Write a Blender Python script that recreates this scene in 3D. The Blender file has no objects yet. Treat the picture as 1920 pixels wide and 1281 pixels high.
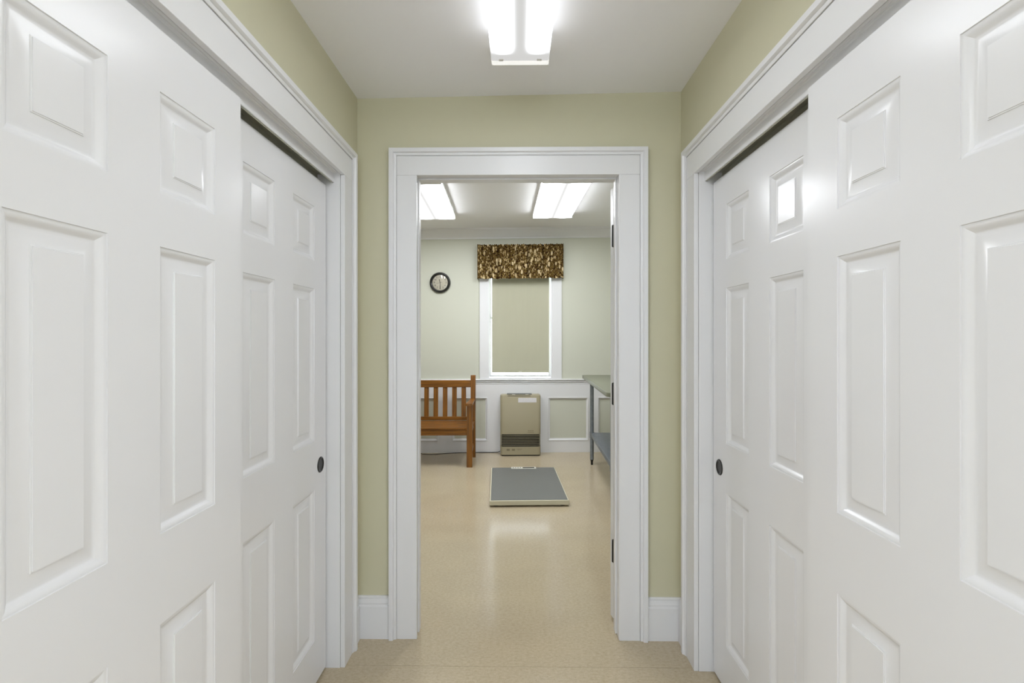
import bpy, bmesh, math, random
from mathutils import Matrix, Vector
PI = math.pi
random.seed(7)
scn = bpy.context.scene
col = scn.collection

# ---------------------------------------------------------------- camera, world, exposure
FPX, CAMH, YAW = 950.0, 1.375, 0.0129
cam_d = bpy.data.cameras.new('camera')
cam_d.sensor_width = 36.0
cam_d.lens = FPX / 1920 * 36
cam_d.shift_y = -8.5 / 1920
cam_d.clip_start = 0.02
cam = bpy.data.objects.new('camera', cam_d)
cam.location = (0, 0, CAMH)
cam.rotation_euler = (PI / 2, 0, YAW)
col.objects.link(cam)
scn.camera = cam

w = bpy.data.worlds.new('sky')
w.use_nodes = True
scn.world = w
bg = w.node_tree.nodes['Background']
bg.inputs[0].default_value = (0.80, 0.90, 1.0, 1)
bg.inputs[1].default_value = 5.5
scn.view_settings.view_transform = 'Standard'
scn.view_settings.look = 'None'
scn.view_settings.gamma = 1
scn.view_settings.exposure = 0.66
scn.view_settings.use_curve_mapping = False
HALL_LAMP, ROOM_LAMP, REAR_FILL = 5.5, 16.5, 27.0  # the rear value drives the added fill fixtures behind the camera

# ---------------------------------------------------------------- materials
def srgb(r, g, b):
    f = lambda c: (c / 255 / 12.92) if c / 255 <= 0.04045 else ((c / 255 + 0.055) / 1.055) ** 2.4
    return (f(r), f(g), f(b), 1)

def mat(name, color, rough=0.5, metal=0.0, bump=0.0, bscale=200.0, vary=0.0, vscale=3.0, stretch=None, coat=0.0, spec=0.5):
    m = bpy.data.materials.new(name)
    m.use_nodes = True
    nt = m.node_tree
    p = nt.nodes['Principled BSDF']
    p.inputs['Base Color'].default_value = color
    p.inputs['Roughness'].default_value = rough
    p.inputs['Metallic'].default_value = metal
    p.inputs['Specular IOR Level'].default_value = spec
    p.inputs['Coat Weight'].default_value = coat
    tc = nt.nodes.new('ShaderNodeTexCoord')
    src = tc.outputs['Object']
    if stretch:
        mp = nt.nodes.new('ShaderNodeMapping')
        mp.inputs['Scale'].default_value = stretch
        nt.links.new(src, mp.inputs[0])
        src = mp.outputs[0]
    if bump:
        n = nt.nodes.new('ShaderNodeTexNoise')
        n.inputs['Scale'].default_value = bscale
        n.inputs['Detail'].default_value = 3
        b = nt.nodes.new('ShaderNodeBump')
        b.inputs['Strength'].default_value = bump
        b.inputs['Distance'].default_value = 0.001
        nt.links.new(src, n.inputs['Vector'])
        nt.links.new(n.outputs[0], b.inputs['Height'])
        nt.links.new(b.outputs[0], p.inputs['Normal'])
    if vary:
        n2 = nt.nodes.new('ShaderNodeTexNoise')
        n2.inputs['Scale'].default_value = vscale
        n2.inputs['Detail'].default_value = 4
        r = nt.nodes.new('ShaderNodeValToRGB')
        r.color_ramp.elements[0].position = 0.3
        r.color_ramp.elements[1].position = 0.7
        r.color_ramp.elements[0].color = [c * (1 - vary) for c in color[:3]] + [1]
        r.color_ramp.elements[1].color = [min(1, c * (1 + vary)) for c in color[:3]] + [1]
        nt.links.new(src, n2.inputs['Vector'])
        nt.links.new(n2.outputs[0], r.inputs[0])
        nt.links.new(r.outputs[0], p.inputs['Base Color'])
    return m

M = {}
M['door'] = mat('white_satin_door_paint', srgb(233, 233, 235), 0.22, bump=0.10, bscale=60, stretch=(1, 1, 0.06))
M['trim'] = mat('white_semigloss_trim_paint', srgb(230, 230, 231), 0.30, bump=0.04, bscale=40)
M['hallwall'] = mat('olive_beige_wall_paint', srgb(207, 203, 175), 0.55, bump=0.12, bscale=260, vary=0.015, vscale=1.2)
M['farwall'] = mat('pale_sage_wall_paint', srgb(207, 208, 193), 0.55, bump=0.12, bscale=260, vary=0.01, vscale=1.2)
M['ceiling'] = mat('white_ceiling_paint', srgb(243, 243, 245), 0.7, bump=0.1, bscale=180)
M['outer'] = mat('grey_hidden_wall', srgb(120, 118, 110), 0.8, bump=0.05)
M['steel'] = mat('brushed_steel', srgb(130, 132, 114), 0.45, 0.3, bump=0.05, bscale=90, stretch=(1, 12, 1))
M['galv'] = mat('galvanised_grey', srgb(134, 140, 146), 0.42, 0.45, vary=0.12, vscale=30)
M['alu'] = mat('dull_aluminium_track', srgb(190, 190, 176), 0.45, 0.2, bump=0.05)
M['black'] = mat('satin_black', srgb(14, 13, 11), 0.6, bump=0.05)
M['blackrim'] = mat('black_clock_rim', srgb(20, 19, 16), 0.3, vary=0.15, vscale=20)
M['bronze'] = mat('oil_rubbed_bronze', srgb(20, 18, 14), 0.3, 0.3, bump=0.05)
M['face'] = mat('clock_face_cream', srgb(205, 198, 178), 0.5, vary=0.02, vscale=20)
M['ink'] = mat('dark_brown_ink', srgb(48, 38, 28), 0.5, vary=0.05)
M['heater'] = mat('champagne_beige_enamel', srgb(164, 155, 128), 0.38, bump=0.04, bscale=300, vary=0.015)
M['heaterback'] = mat('pale_cream_heater_case', srgb(192, 188, 170), 0.45, vary=0.02)
M['grilledark'] = mat('black_grille_recess', srgb(20, 18, 15), 0.6, bump=0.05)
M['sticker'] = mat('white_paper_sticker', srgb(232, 230, 230), 0.5, vary=0.02, vscale=60)
M['print'] = mat('grey_brown_print', srgb(128, 120, 96), 0.5, vary=0.05)
M['stickerprint'] = mat('pale_grey_print', srgb(185, 180, 190), 0.5, vary=0.05)
M['scalerim'] = mat('cream_painted_steel', srgb(214, 208, 184), 0.4, bump=0.03)
M['mat'] = mat('dark_grey_rubber_mat', srgb(112, 113, 110), 0.42, bump=0.3, bscale=700, vary=0.03, vscale=6)
M['plate'] = mat('white_display_plate', srgb(222, 220, 210), 0.35, vary=0.01)
M['screen'] = mat('grey_screen', srgb(64, 66, 64), 0.15, vary=0.02)
M['shade'] = mat('beige_roller_shade_fabric', srgb(188, 186, 164), 0.8, bump=0.2, bscale=500, vary=0.02, vscale=5, stretch=(3, 1, 0.4))
M['holder'] = mat('white_lampholder_plastic', srgb(236, 236, 234), 0.4, vary=0.02)
M['fixture'] = mat('white_enamelled_fixture', srgb(226, 226, 222), 0.35, bump=0.03)
M['vinyl'] = None
nt = M['shade'].node_tree
tr = nt.nodes.new('ShaderNodeBsdfTranslucent'); tr.inputs[0].default_value = srgb(214, 210, 180)
mx = nt.nodes.new('ShaderNodeMixShader'); mx.inputs[0].default_value = 0.10
nt.links.new(nt.nodes['Principled BSDF'].outputs[0], mx.inputs[1]); nt.links.new(tr.outputs[0], mx.inputs[2])
nt.links.new(mx.outputs[0], nt.nodes['Material Output'].inputs[0])

def floor_mat():
    m = bpy.data.materials.new('speckled_beige_vinyl')
    m.use_nodes = True
    nt = m.node_tree; N = nt.nodes; L = nt.links
    p = N['Principled BSDF']
    geo = N.new('ShaderNodeNewGeometry')
    mp = N.new('ShaderNodeMapping'); mp.inputs['Scale'].default_value = (1, 1.6, 1)
    L.new(geo.outputs['Position'], mp.inputs[0])
    big = N.new('ShaderNodeTexNoise'); big.inputs['Scale'].default_value = 2.2; big.inputs['Detail'].default_value = 3
    mid = N.new('ShaderNodeTexNoise'); mid.inputs['Scale'].default_value = 60; mid.inputs['Detail'].default_value = 6; mid.inputs['Roughness'].default_value = 0.7
    fine = N.new('ShaderNodeTexNoise'); fine.inputs['Scale'].default_value = 150; fine.inputs['Detail'].default_value = 2
    for n in (big, mid, fine): L.new(mp.outputs[0], n.inputs['Vector'])
    r1 = N.new('ShaderNodeValToRGB')
    e = r1.color_ramp.elements
    e[0].position = 0.28; e[0].color = srgb(180, 164, 136)
    e[1].position = 0.72; e[1].color = srgb(202, 188, 162)
    k = e.new(0.5); k.color = srgb(192, 177, 150)
    L.new(mid.outputs[0], r1.inputs[0])
    r2 = N.new('ShaderNodeValToRGB')
    e = r2.color_ramp.elements
    e[0].position = 0.30; e[0].color = (0.72, 0.70, 0.66, 1)
    e[1].position = 0.36; e[1].color = (1, 1, 1, 1)
    k = e.new(0.66); k.color = (1, 1, 1, 1)
    k = e.new(0.71); k.color = (1.12, 1.13, 1.15, 1)
    L.new(fine.outputs[0], r2.inputs[0])
    mx = N.new('ShaderNodeMix'); mx.data_type = 'RGBA'; mx.blend_type = 'MULTIPLY'; mx.inputs[0].default_value = 1
    L.new(r1.outputs[0], mx.inputs[6]); L.new(r2.outputs[0], mx.inputs[7])
    r3 = N.new('ShaderNodeValToRGB')
    e = r3.color_ramp.elements
    e[0].position = 0.3; e[0].color = (0.96, 0.96, 0.96, 1); e[1].position = 0.7; e[1].color = (1.03, 1.03, 1.02, 1)
    L.new(big.outputs[0], r3.inputs[0])
    mx2 = N.new('ShaderNodeMix'); mx2.data_type = 'RGBA'; mx2.blend_type = 'MULTIPLY'; mx2.inputs[0].default_value = 1
    L.new(mx.outputs[2], mx2.inputs[6]); L.new(r3.outputs[0], mx2.inputs[7])
    L.new(mx2.outputs[2], p.inputs['Base Color'])
    rr = N.new('ShaderNodeMapRange'); rr.inputs[3].default_value = 0.09; rr.inputs[4].default_value = 0.20
    L.new(mid.outputs[0], rr.inputs[0]); L.new(rr.outputs[0], p.inputs['Roughness'])
    b = N.new('ShaderNodeBump'); b.inputs['Strength'].default_value = 0.08; b.inputs['Distance'].default_value = 0.001
    L.new(big.outputs[0], b.inputs['Height']); L.new(b.outputs[0], p.inputs['Normal'])
    return m
M['vinyl'] = floor_mat()

def wood_mat(name, dark, light, axis):
    m = bpy.data.materials.new(name)
    m.use_nodes = True
    nt = m.node_tree; N = nt.nodes; L = nt.links
    p = N['Principled BSDF']; p.inputs['Roughness'].default_value = 0.38
    tc = N.new('ShaderNodeTexCoord'); mp = N.new('ShaderNodeMapping')
    s = [34, 34, 34]; s[axis] = 2.2
    mp.inputs['Scale'].default_value = s
    L.new(tc.outputs['Object'], mp.inputs[0])
    n = N.new('ShaderNodeTexNoise'); n.inputs['Scale'].default_value = 1.6; n.inputs['Detail'].default_value = 6; n.inputs['Distortion'].default_value = 0.6
    L.new(mp.outputs[0], n.inputs['Vector'])
    r = N.new('ShaderNodeValToRGB')
    r.color_ramp.elements[0].position = 0.3; r.color_ramp.elements[0].color = dark
    r.color_ramp.elements[1].position = 0.72; r.color_ramp.elements[1].color = light
    L.new(n.outputs[0], r.inputs[0]); L.new(r.outputs[0], p.inputs['Base Color'])
    b = N.new('ShaderNodeBump'); b.inputs['Strength'].default_value = 0.15; b.inputs['Distance'].default_value = 0.001
    L.new(n.outputs[0], b.inputs['Height']); L.new(b.outputs[0], p.inputs['Normal'])
    return m
WD, WL = srgb(98, 58, 5), srgb(150, 95, 20)
M['woodx'] = wood_mat('honey_oiled_wood_along', WD, WL, 0)
M['woody'] = wood_mat('honey_oiled_wood_deep', WD, WL, 1)
M['woodz'] = wood_mat('honey_oiled_wood_upright', WD, WL, 2)

def fabric_mat():
    m = bpy.data.materials.new('brown_cream_foliage_print')
    m.use_nodes = True
    nt = m.node_tree; N = nt.nodes; L = nt.links
    p = N['Principled BSDF']; p.inputs['Roughness'].default_value = 0.9; p.inputs['Specular IOR Level'].default_value = 0.15
    uv = N.new('ShaderNodeUVMap')
    base = N.new('ShaderNodeTexNoise'); base.inputs['Scale'].default_value = 42; base.inputs['Detail'].default_value = 3
    L.new(uv.outputs[0], base.inputs['Vector'])
    rb = N.new('ShaderNodeValToRGB'); rb.color_ramp.interpolation = 'CONSTANT'
    e = rb.color_ramp.elements
    e[0].position = 0; e[0].color = srgb(46, 30, 12)
    e[1].position = 0.45; e[1].color = srgb(88, 66, 30)
    for pos, c in ((0.55, (112, 94, 48)), (0.62, (66, 44, 22)), (0.70, (150, 126, 84))):
        k = e.new(pos); k.color = srgb(*c)
    L.new(base.outputs[0], rb.inputs[0])
    out = rb.outputs[0]
    for sc, th, cc, rot, st in ((15.5, 0.30, (208, 189, 150), 0.5, (1.25, 0.75, 1)), (23, 0.28, (186, 162, 118), -0.6, (1.3, 0.8, 1)), (44, 0.26, (176, 154, 110), 1.1, (1.2, 0.8, 1))):
        mp = N.new('ShaderNodeMapping'); mp.inputs['Rotation'].default_value = (0, 0, rot); mp.inputs['Scale'].default_value = st
        L.new(uv.outputs[0], mp.inputs[0])
        dn = N.new('ShaderNodeTexNoise'); dn.inputs['Scale'].default_value = sc * 1.5
        add = N.new('ShaderNodeVectorMath'); add.operation = 'MULTIPLY_ADD'
        add.inputs[1].default_value = (0.03, 0.03, 0)
        L.new(mp.outputs[0], dn.inputs['Vector']); L.new(dn.outputs[1], add.inputs[0]); L.new(mp.outputs[0], add.inputs[2])
        v = N.new('ShaderNodeTexVoronoi'); v.inputs['Scale'].default_value = sc
        L.new(add.outputs[0], v.inputs['Vector'])
        lt = N.new('ShaderNodeMath'); lt.operation = 'LESS_THAN'; lt.inputs[1].default_value = th
        L.new(v.outputs['Distance'], lt.inputs[0])
        mx = N.new('ShaderNodeMix'); mx.data_type = 'RGBA'; mx.inputs[7].default_value = srgb(*cc)
        L.new(lt.outputs[0], mx.inputs[0]); L.new(out, mx.inputs[6])
        out = mx.outputs[2]
    L.new(out, p.inputs['Base Color'])
    return m
M['fabric'] = fabric_mat()

def glass_mat(name, gloss=0.06, tint=(1, 1, 1, 1)):
    m = bpy.data.materials.new(name)
    m.use_nodes = True
    nt = m.node_tree; N = nt.nodes; L = nt.links
    N.remove(N['Principled BSDF'])
    t = N.new('ShaderNodeBsdfTransparent'); t.inputs[0].default_value = tint
    g = N.new('ShaderNodeBsdfGlossy'); g.inputs['Roughness'].default_value = 0.02
    fr = N.new('ShaderNodeFresnel'); fr.inputs[0].default_value = 1.45
    mx = N.new('ShaderNodeMixShader')
    L.new(fr.outputs[0], mx.inputs[0]); L.new(t.outputs[0], mx.inputs[1]); L.new(g.outputs[0], mx.inputs[2])
    L.new(mx.outputs[0], N['Material Output'].inputs[0])
    return m
M['glass'] = glass_mat('clear_glass')

def lamp_mat(name, color, peak, floor_, tube_x, sigma, half_len, end, side=0.42):
    """prismatic diffuser lit by two tubes lying at x = +-tube_x in the fixture's own space"""
    m = bpy.data.materials.new(name)
    m.use_nodes = True
    nt = m.node_tree; N = nt.nodes; L = nt.links
    N.remove(N['Principled BSDF'])
    tc = N.new('ShaderNodeTexCoord'); sp = N.new('ShaderNodeSeparateXYZ')
    L.new(tc.outputs['Object'], sp.inputs[0])
    def mth(op, a, b=None, c=None):
        n = N.new('ShaderNodeMath'); n.operation = op
        for i, v in enumerate((a, b, c)):
            if v is None: continue
            if isinstance(v, (int, float)): n.inputs[i].default_value = v
            else: L.new(v, n.inputs[i])
        return n.outputs[0]
    ax = mth('ABSOLUTE', sp.outputs[0])
    d = mth('SUBTRACT', ax, tube_x)
    d = mth('DIVIDE', d, sigma)
    d = mth('MULTIPLY', mth('MULTIPLY', d, d), -1.0)
    g = mth('EXPONENT', d)
    g = mth('MAXIMUM', g, mth('MULTIPLY', mth('GREATER_THAN', ax, tube_x), side))
    ay = mth('ABSOLUTE', sp.outputs[1])
    mr = N.new('ShaderNodeMapRange'); mr.interpolation_type = 'SMOOTHSTEP'
    mr.inputs[1].default_value = half_len - end; mr.inputs[2].default_value = half_len - end * 0.35
    mr.inputs[3].default_value = 1; mr.inputs[4].default_value = 0.0
    L.new(ay, mr.inputs[0])
    s = mth('MULTIPLY', mth('MULTIPLY', g, mr.outputs[0]), peak)
    ch = N.new('ShaderNodeTexChecker'); ch.inputs['Scale'].default_value = 330
    ch.inputs[1].default_value = (1, 1, 1, 1); ch.inputs[2].default_value = (0.82, 0.82, 0.82, 1)
    L.new(tc.outputs['Object'], ch.inputs[0])
    em = N.new('ShaderNodeEmission'); em.inputs[0].default_value = color
    L.new(s, em.inputs[1])
    e2 = N.new('ShaderNodeEmission'); e2.inputs[0].default_value = (1, 0.99, 0.965, 1)
    L.new(mth('MULTIPLY', ch.outputs[0], floor_), e2.inputs[1])
    ad = N.new('ShaderNodeAddShader')
    L.new(em.outputs[0], ad.inputs[0]); L.new(e2.outputs[0], ad.inputs[1])
    L.new(ad.outputs[0], N['Material Output'].inputs[0])
    return m

# ---------------------------------------------------------------- mesh helpers
def box(bm, x0, x1, y0, y1, z0, z1, bev=0.0, T=None):
    if x0 > x1: x0, x1 = x1, x0
    if y0 > y1: y0, y1 = y1, y0
    g = bmesh.ops.create_cube(bm, size=1)
    vs = g['verts']
    for v in vs:
        v.co = Vector(((x0 + x1) / 2 + v.co.x * (x1 - x0), (y0 + y1) / 2 + v.co.y * (y1 - y0), (z0 + z1) / 2 + v.co.z * (z1 - z0)))
    if bev:
        es = list({e for v in vs for e in v.link_edges})
        r = bmesh.ops.bevel(bm, geom=es, offset=bev, segments=2, affect='EDGES', profile=0.5)
        vs = list({v for f in r['faces'] for v in f.verts} | {v for v in vs if v.is_valid})
    if T:
        for v in vs: v.co = T(v.co)
    return vs

def tube(bm, a, b, r0, r1=None, seg=20):
    r1 = r0 if r1 is None else r1
    a, b = Vector(a), Vector(b)
    d = b - a
    q = d.to_track_quat('Z', 'Y').to_matrix().to_4x4()
    bmesh.ops.create_cone(bm, cap_ends=True, segments=seg, radius1=r0, radius2=r1, depth=d.length, matrix=Matrix.Translation((a + b) / 2) @ q)

def lathe(bm, prof, origin, axis='Y', seg=48):
    """prof: (radius, along) pairs turned about the axis through origin"""
    o = Vector(origin); rings = []
    for r, t in prof:
        if r < 1e-6:
            p = [o + (Vector((0, t, 0)) if axis == 'Y' else Vector((t, 0, 0)) if axis == 'X' else Vector((0, 0, t)))]
        else:
            p = []
            for i in range(seg):
                c, s = math.cos(2 * PI * i / seg) * r, math.sin(2 * PI * i / seg) * r
                p.append(o + (Vector((c, t, s)) if axis == 'Y' else Vector((t, c, s)) if axis == 'X' else Vector((c, s, t))))
        rings.append([bm.verts.new(v) for v in p])
    for a, b in zip(rings, rings[1:]):
        for i in range(seg):
            j = (i + 1) % seg
            if len(a) == 1: bm.faces.new((a[0], b[j], b[i]))
            elif len(b) == 1: bm.faces.new((a[i], a[j], b[0]))
            else: bm.faces.new((a[i], a[j], b[j], b[i]))

def extrude_prof(bm, prof, fa, fb):
    """closed profile of 2D points mapped by fa(p,q) and fb(p,q) to its two end outlines"""
    A = [bm.verts.new(fa(*p)) for p in prof]; B = [bm.verts.new(fb(*p)) for p in prof]
    n = len(prof)
    for i in range(n):
        bm.faces.new((A[i], A[(i + 1) % n], B[(i + 1) % n], B[i]))
    bm.faces.new(A); bm.faces.new(B)

def rect_rings(bm, s0, s1, z0, z1, rings, mp, cap=True):
    """concentric rectangles (inset, out) joined by quads"""
    R = []
    for ins, d in rings:
        R.append([bm.verts.new(mp(s, z, d)) for s, z in ((s0 + ins, z0 + ins), (s1 - ins, z0 + ins), (s1 - ins, z1 - ins), (s0 + ins, z1 - ins))])
    for a, b in zip(R, R[1:]):
        for i in range(4):
            bm.faces.new((a[i], a[(i + 1) % 4], b[(i + 1) % 4], b[i]))
    if cap: bm.faces.new(R[-1])
    return R

def obj(name, bm, m, parent=None, smooth=False, recalc=True):
    if recalc: bmesh.ops.recalc_face_normals(bm, faces=bm.faces)
    me = bpy.data.meshes.new(name)
    bm.to_mesh(me); bm.free()
    if isinstance(m, (list, tuple)):
        for k in m: me.materials.append(k)
    else: me.materials.append(m)
    if smooth:
        for p in me.polygons: p.use_smooth = True
    o = bpy.data.objects.new(name, me)
    col.objects.link(o)
    if parent: o.parent = parent
    return o

def B(): return bmesh.new()

def autosmooth(o, deg=35):
    me = o.data
    for p in me.polygons: p.use_smooth = True
    me.set_sharp_from_angle(angle=math.radians(deg))

def empty(name, loc=(0, 0, 0), rz=0.0):
    o = bpy.data.objects.new(name, None)
    o.empty_display_size = 0.1
    o.location = loc; o.rotation_euler = (0, 0, rz)
    col.objects.link(o)
    return o

def tag(o, label=None, cat=None, group=None, kind=None):
    if label: o['label'] = label
    if cat: o['category'] = cat
    if group: o['group'] = group
    if kind: o['kind'] = kind
    return o
def struct(o): o['kind'] = 'structure'; return o

# far room is turned by 1.9 degrees: its own frame F with x along its window wall, y into that wall
FA = math.radians(1.9)
FO = (0.0, 6.05, 0.0)
FM = Matrix.Translation(FO) @ Matrix.Rotation(FA, 4, 'Z')
def fempty(name, x=0, y=0, z=0, rz=0.0):
    p = FM @ Vector((x, y, z))
    return empty(name, p, FA + rz)
def fobj(name, bm, m, kind='structure'):
    o = obj(name, bm, m); o.matrix_world = FM
    o.location = FO; o.rotation_euler = (0, 0, FA)
    if kind: o['kind'] = kind
    return o

# ---------------------------------------------------------------- shell
WX = 0.74; YE = 2.316; YB = 2.43
SL = 0.0152                                     # the old ceilings rise to the right
HC = 2.480; RC = 2.665
OPL = (0.600, 2.094); OPR = (0.550, 2.091)       # closet openings along the side walls
ZO = 2.085
YR = 0.40                                        # behind the camera the hall opens into a wider room added for fill light

bm = B(); box(bm, -3.2, 3.0, -5.5, 6.6, -0.10, -0.004)
fl = struct(obj('floor', bm, M['outer']))
bm = B(); box(bm, -3.0, 2.8, -5.3, 2.1115, -0.004, 0.0)
obj('vinyl_sheet', bm, M['vinyl'], fl)
bm = B(); box(bm, -3.0, 2.8, 2.1130, 6.4, -0.004, 0.0)
obj('vinyl_sheet', bm, M['vinyl'], fl)

def side_wall(name, sg, op):
    bm = B()
    def bx(y0, y1, z0, z1): box(bm, sg * WX, sg * (WX + 0.115), y0, y1, z0, z1)
    bx(YR, op[0] - 0.02, 0, 2.6); bx(op[1] + 0.02, YE + 0.05, 0, 2.6); bx(op[0] - 0.02, op[1] + 0.02, ZO, 2.6)
    return struct(obj(name, bm, M['hallwall']))
side_wall('wall_left', -1, OPL)
side_wall('wall_right', 1, OPR)
for nm, sg, op in (('wall_left_closet', -1, OPL), ('wall_right_closet', 1, OPR)):
    bm = B()
    a, b = sg * (WX + 0.115), sg * (WX + 0.70)
    box(bm, b, b + sg * 0.05, op[0] - 0.1, op[1] + 0.1, 0, 2.4)
    box(bm, a, b, op[0] - 0.1, op[0] - 0.05, 0, 2.4); box(bm, a, b, op[1] + 0.05, op[1] + 0.1, 0, 2.4)
    box(bm, a, b, op[0] - 0.1, op[1] + 0.1, 2.35, 2.4)
    struct(obj(nm, bm, M['hallwall']))

def slope_z(v): return Vector((v.x, v.y, v.z + SL * v.x))
bm = B(); box(bm, -0.82, 0.82, YR, YE + 0.06, HC, HC + 0.1, T=slope_z)
struct(obj('ceiling', bm, M['ceiling']))

PL, PR, PZ = -0.470, 0.455, 2.114                # passage jamb faces and head
bm = B()
box(bm, -3.0, PL - 0.02, YE, YB, 0, 2.9); box(bm, PR + 0.02, 2.8, YE, YB, 0, 2.9); box(bm, PL - 0.02, PR + 0.02, YE, YB, PZ + 0.02, 2.9)
mid = struct(obj('wall_end', bm, [M['hallwall'], M['farwall']]))
for p in mid.data.polygons:
    if p.normal.y > 0.5: p.material_index = 1

# unseen room added behind the camera: its window and ceiling fixtures give fill light
RX, RY = 2.6, -4.0
bm = B()
box(bm, -RX, -WX, YR - 0.1, YR, 0, 2.6); box(bm, WX, RX, YR - 0.1, YR, 0, 2.6)
box(bm, -RX - 0.1, -RX, RY, YR, 0, 2.6); box(bm, RX, RX + 0.1, RY, YR, 0, 2.6)
WR = (-0.95, 0.95, 0.75, 2.20)
box(bm, -RX, WR[0], RY - 0.12, RY, 0, 2.6); box(bm, WR[1], RX, RY - 0.12, RY, 0, 2.6)
box(bm, WR[0], WR[1], RY - 0.12, RY, 0, WR[2]); box(bm, WR[0], WR[1], RY - 0.12, RY, WR[3], 2.6)
struct(obj('wall_rear', bm, M['farwall']))
bm = B(); box(bm, -RX - 0.1, RX + 0.1, RY - 0.1, YR + 0.001, HC + 0.02, HC + 0.12)
struct(obj('ceiling_rear', bm, M['ceiling']))
wr = struct(empty('added_rear_window', (0, RY - 0.06, 0)))  # added window, never in view, lets fill daylight in from behind
bm = B()
for a in ((WR[0], WR[0] + 0.05, WR[2], WR[3]), (WR[1] - 0.05, WR[1], WR[2], WR[3]), (-0.03, 0.03, WR[2], WR[3]), (WR[0], WR[1], WR[2], WR[2] + 0.05), (WR[0], WR[1], WR[3] - 0.05, WR[3]), (WR[0], WR[1], 1.45, 1.49)):
    box(bm, a[0], a[1], -0.02, 0.02, a[2], a[3])
obj('sash', bm, M['trim'], wr)
bm = B(); box(bm, WR[0] + 0.04, WR[1] - 0.04, -0.003, 0.003, WR[2] + 0.04, WR[3] - 0.04)
obj('pane', bm, M['glass'], wr)

# far room shell in its own frame
RL, RR = -2.35, 1.75
WO = (-0.364, 0.400, 0.885, 2.36)                # window opening
bm = B()
box(bm, RL - 0.1, WO[0], 0, 0.16, 0, 2.9); box(bm, WO[1], RR + 0.1, 0, 0.16, 0, 2.9)
box(bm, WO[0], WO[1], 0, 0.16, 0, WO[2]); box(bm, WO[0], WO[1], 0, 0.16, WO[3], 2.9)
fobj('wall_back', bm, M['farwall'])
bm = B(); box(bm, RL - 0.1, RL, -3.72, 0, 0, 2.9); fobj('wall_back_left', bm, M['farwall'])
bm = B(); box(bm, RR, RR + 0.1, -3.70, 0, 0, 2.9); fobj('wall_back_right', bm, M['farwall'])
bm = B(); box(bm, RL - 0.1, RR + 0.1, -3.75, 0.10, RC, RC + 0.1, T=slope_z)
fobj('ceiling_back', bm, M['ceiling'])
# crown moulding on the window wall
def crown(bm, x0, x1, mirror=None):
    pr = [(0, -0.115), (0.010, -0.115), (0.012, -0.100), (0.022, -0.088), (0.045, -0.050), (0.062, -0.026), (0.078, -0.016), (0.080, 0.0), (0.0, 0.0)]
    extrude_prof(bm, pr, lambda p, q: Vector((x0, -p, RC + q + SL * x0)), lambda p, q: Vector((x1, -p, RC + q + SL * x1)))
bm = B(); crown(bm, RL, RR)
fobj('trim_1', bm, M['trim'])

# ---------------------------------------------------------------- door and trim builders
def closet_map(sg, X):                       # s runs along the hall, out points into the hall
    return lambda s, z, d: Vector((sg * (X - d), s, z))

def grid_slab(bm, ss, zs, holes, thick, mp):
    def solid(i, j):
        return 0 <= i < len(ss) - 1 and 0 <= j < len(zs) - 1 and (i, j) not in holes
    V = {}
    def v(i, j, k):
        if (i, j, k) not in V: V[(i, j, k)] = bm.verts.new(mp(ss[i], zs[j], 0 if k == 0 else -thick))
        return V[(i, j, k)]
    for i in range(len(ss) - 1):
        for j in range(len(zs) - 1):
            if not solid(i, j): continue
            for k in (0, 1): bm.faces.new((v(i, j, k), v(i + 1, j, k), v(i + 1, j + 1, k), v(i, j + 1, k)))
            for di, dj, a, b in ((-1, 0, (i, j), (i, j + 1)), (1, 0, (i + 1, j), (i + 1, j + 1)), (0, -1, (i, j), (i + 1, j)), (0, 1, (i, j + 1), (i + 1, j + 1))):
                if not solid(i + di, j + dj):
                    bm.faces.new((v(*a, 0), v(*b, 0), v(*b, 1), v(*a, 1)))

PROF = [(0, 0), (0.0006, -0.0022), (0.0032, -0.0026), (0.0075, -0.0040), (0.0115, -0.0070), (0.0150, -0.0100), (0.0185, -0.0114), (0.0230, -0.0116), (0.0460, -0.0048), (0.0465, -0.0034), (0.0485, -0.0034), (0.0490, -0.0020)]
ZP = (0.183, 0.777, 0.965, 1.563, 1.674, 1.885)
def panel_door(name, ss, ztop, mp, zbot=0.012, thick=0.035, prof=PROF, zp=ZP, m=None):
    """ss: edge, panel column 1 (2), panel column 2 (2), edge"""
    m = m or M['door']
    zs = [zbot, *zp, ztop]
    holes = {(i, j) for i in (1, 3) for j in (1, 3, 5)}
    bm = B(); grid_slab(bm, ss, zs, holes, thick, mp)
    d = struct(obj(name, bm, m))
    for i in (1, 3):
        for j in (1, 3, 5):
            bm = B()
            R = rect_rings(bm, ss[i], ss[i + 1], zs[j], zs[j + 1], prof, mp)
            bk = [bm.verts.new(mp(s, z, -thick)) for s, z in ((ss[i], zs[j]), (ss[i + 1], zs[j]), (ss[i + 1], zs[j + 1]), (ss[i], zs[j + 1]))]
            bm.faces.new(bk)
            for k in range(4): bm.faces.new((R[0][k], R[0][(k + 1) % 4], bk[(k + 1) % 4], bk[k]))
            o = obj('panel', bm, m, d)
            autosmooth(o, 24)
    return d

def finger_pull(parent, sg, X, y, z):
    bm = B()
    prof = [(0.0, 0.0006), (0.018, 0.0006), (0.022, 0.0010), (0.0245, 0.0026), (0.0265, 0.0036), (0.0300, 0.0030), (0.0318, 0.0004), (0.0318, -0.010), (0.0, -0.010)]
    lathe(bm, [(r, -sg * t) for r, t in prof], (sg * X, y, z), 'X', 40)
    o = obj('finger_pull', bm, M['bronze'], parent)
    o['label'] = 'round black recessed finger pull'
    autosmooth(o)

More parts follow.
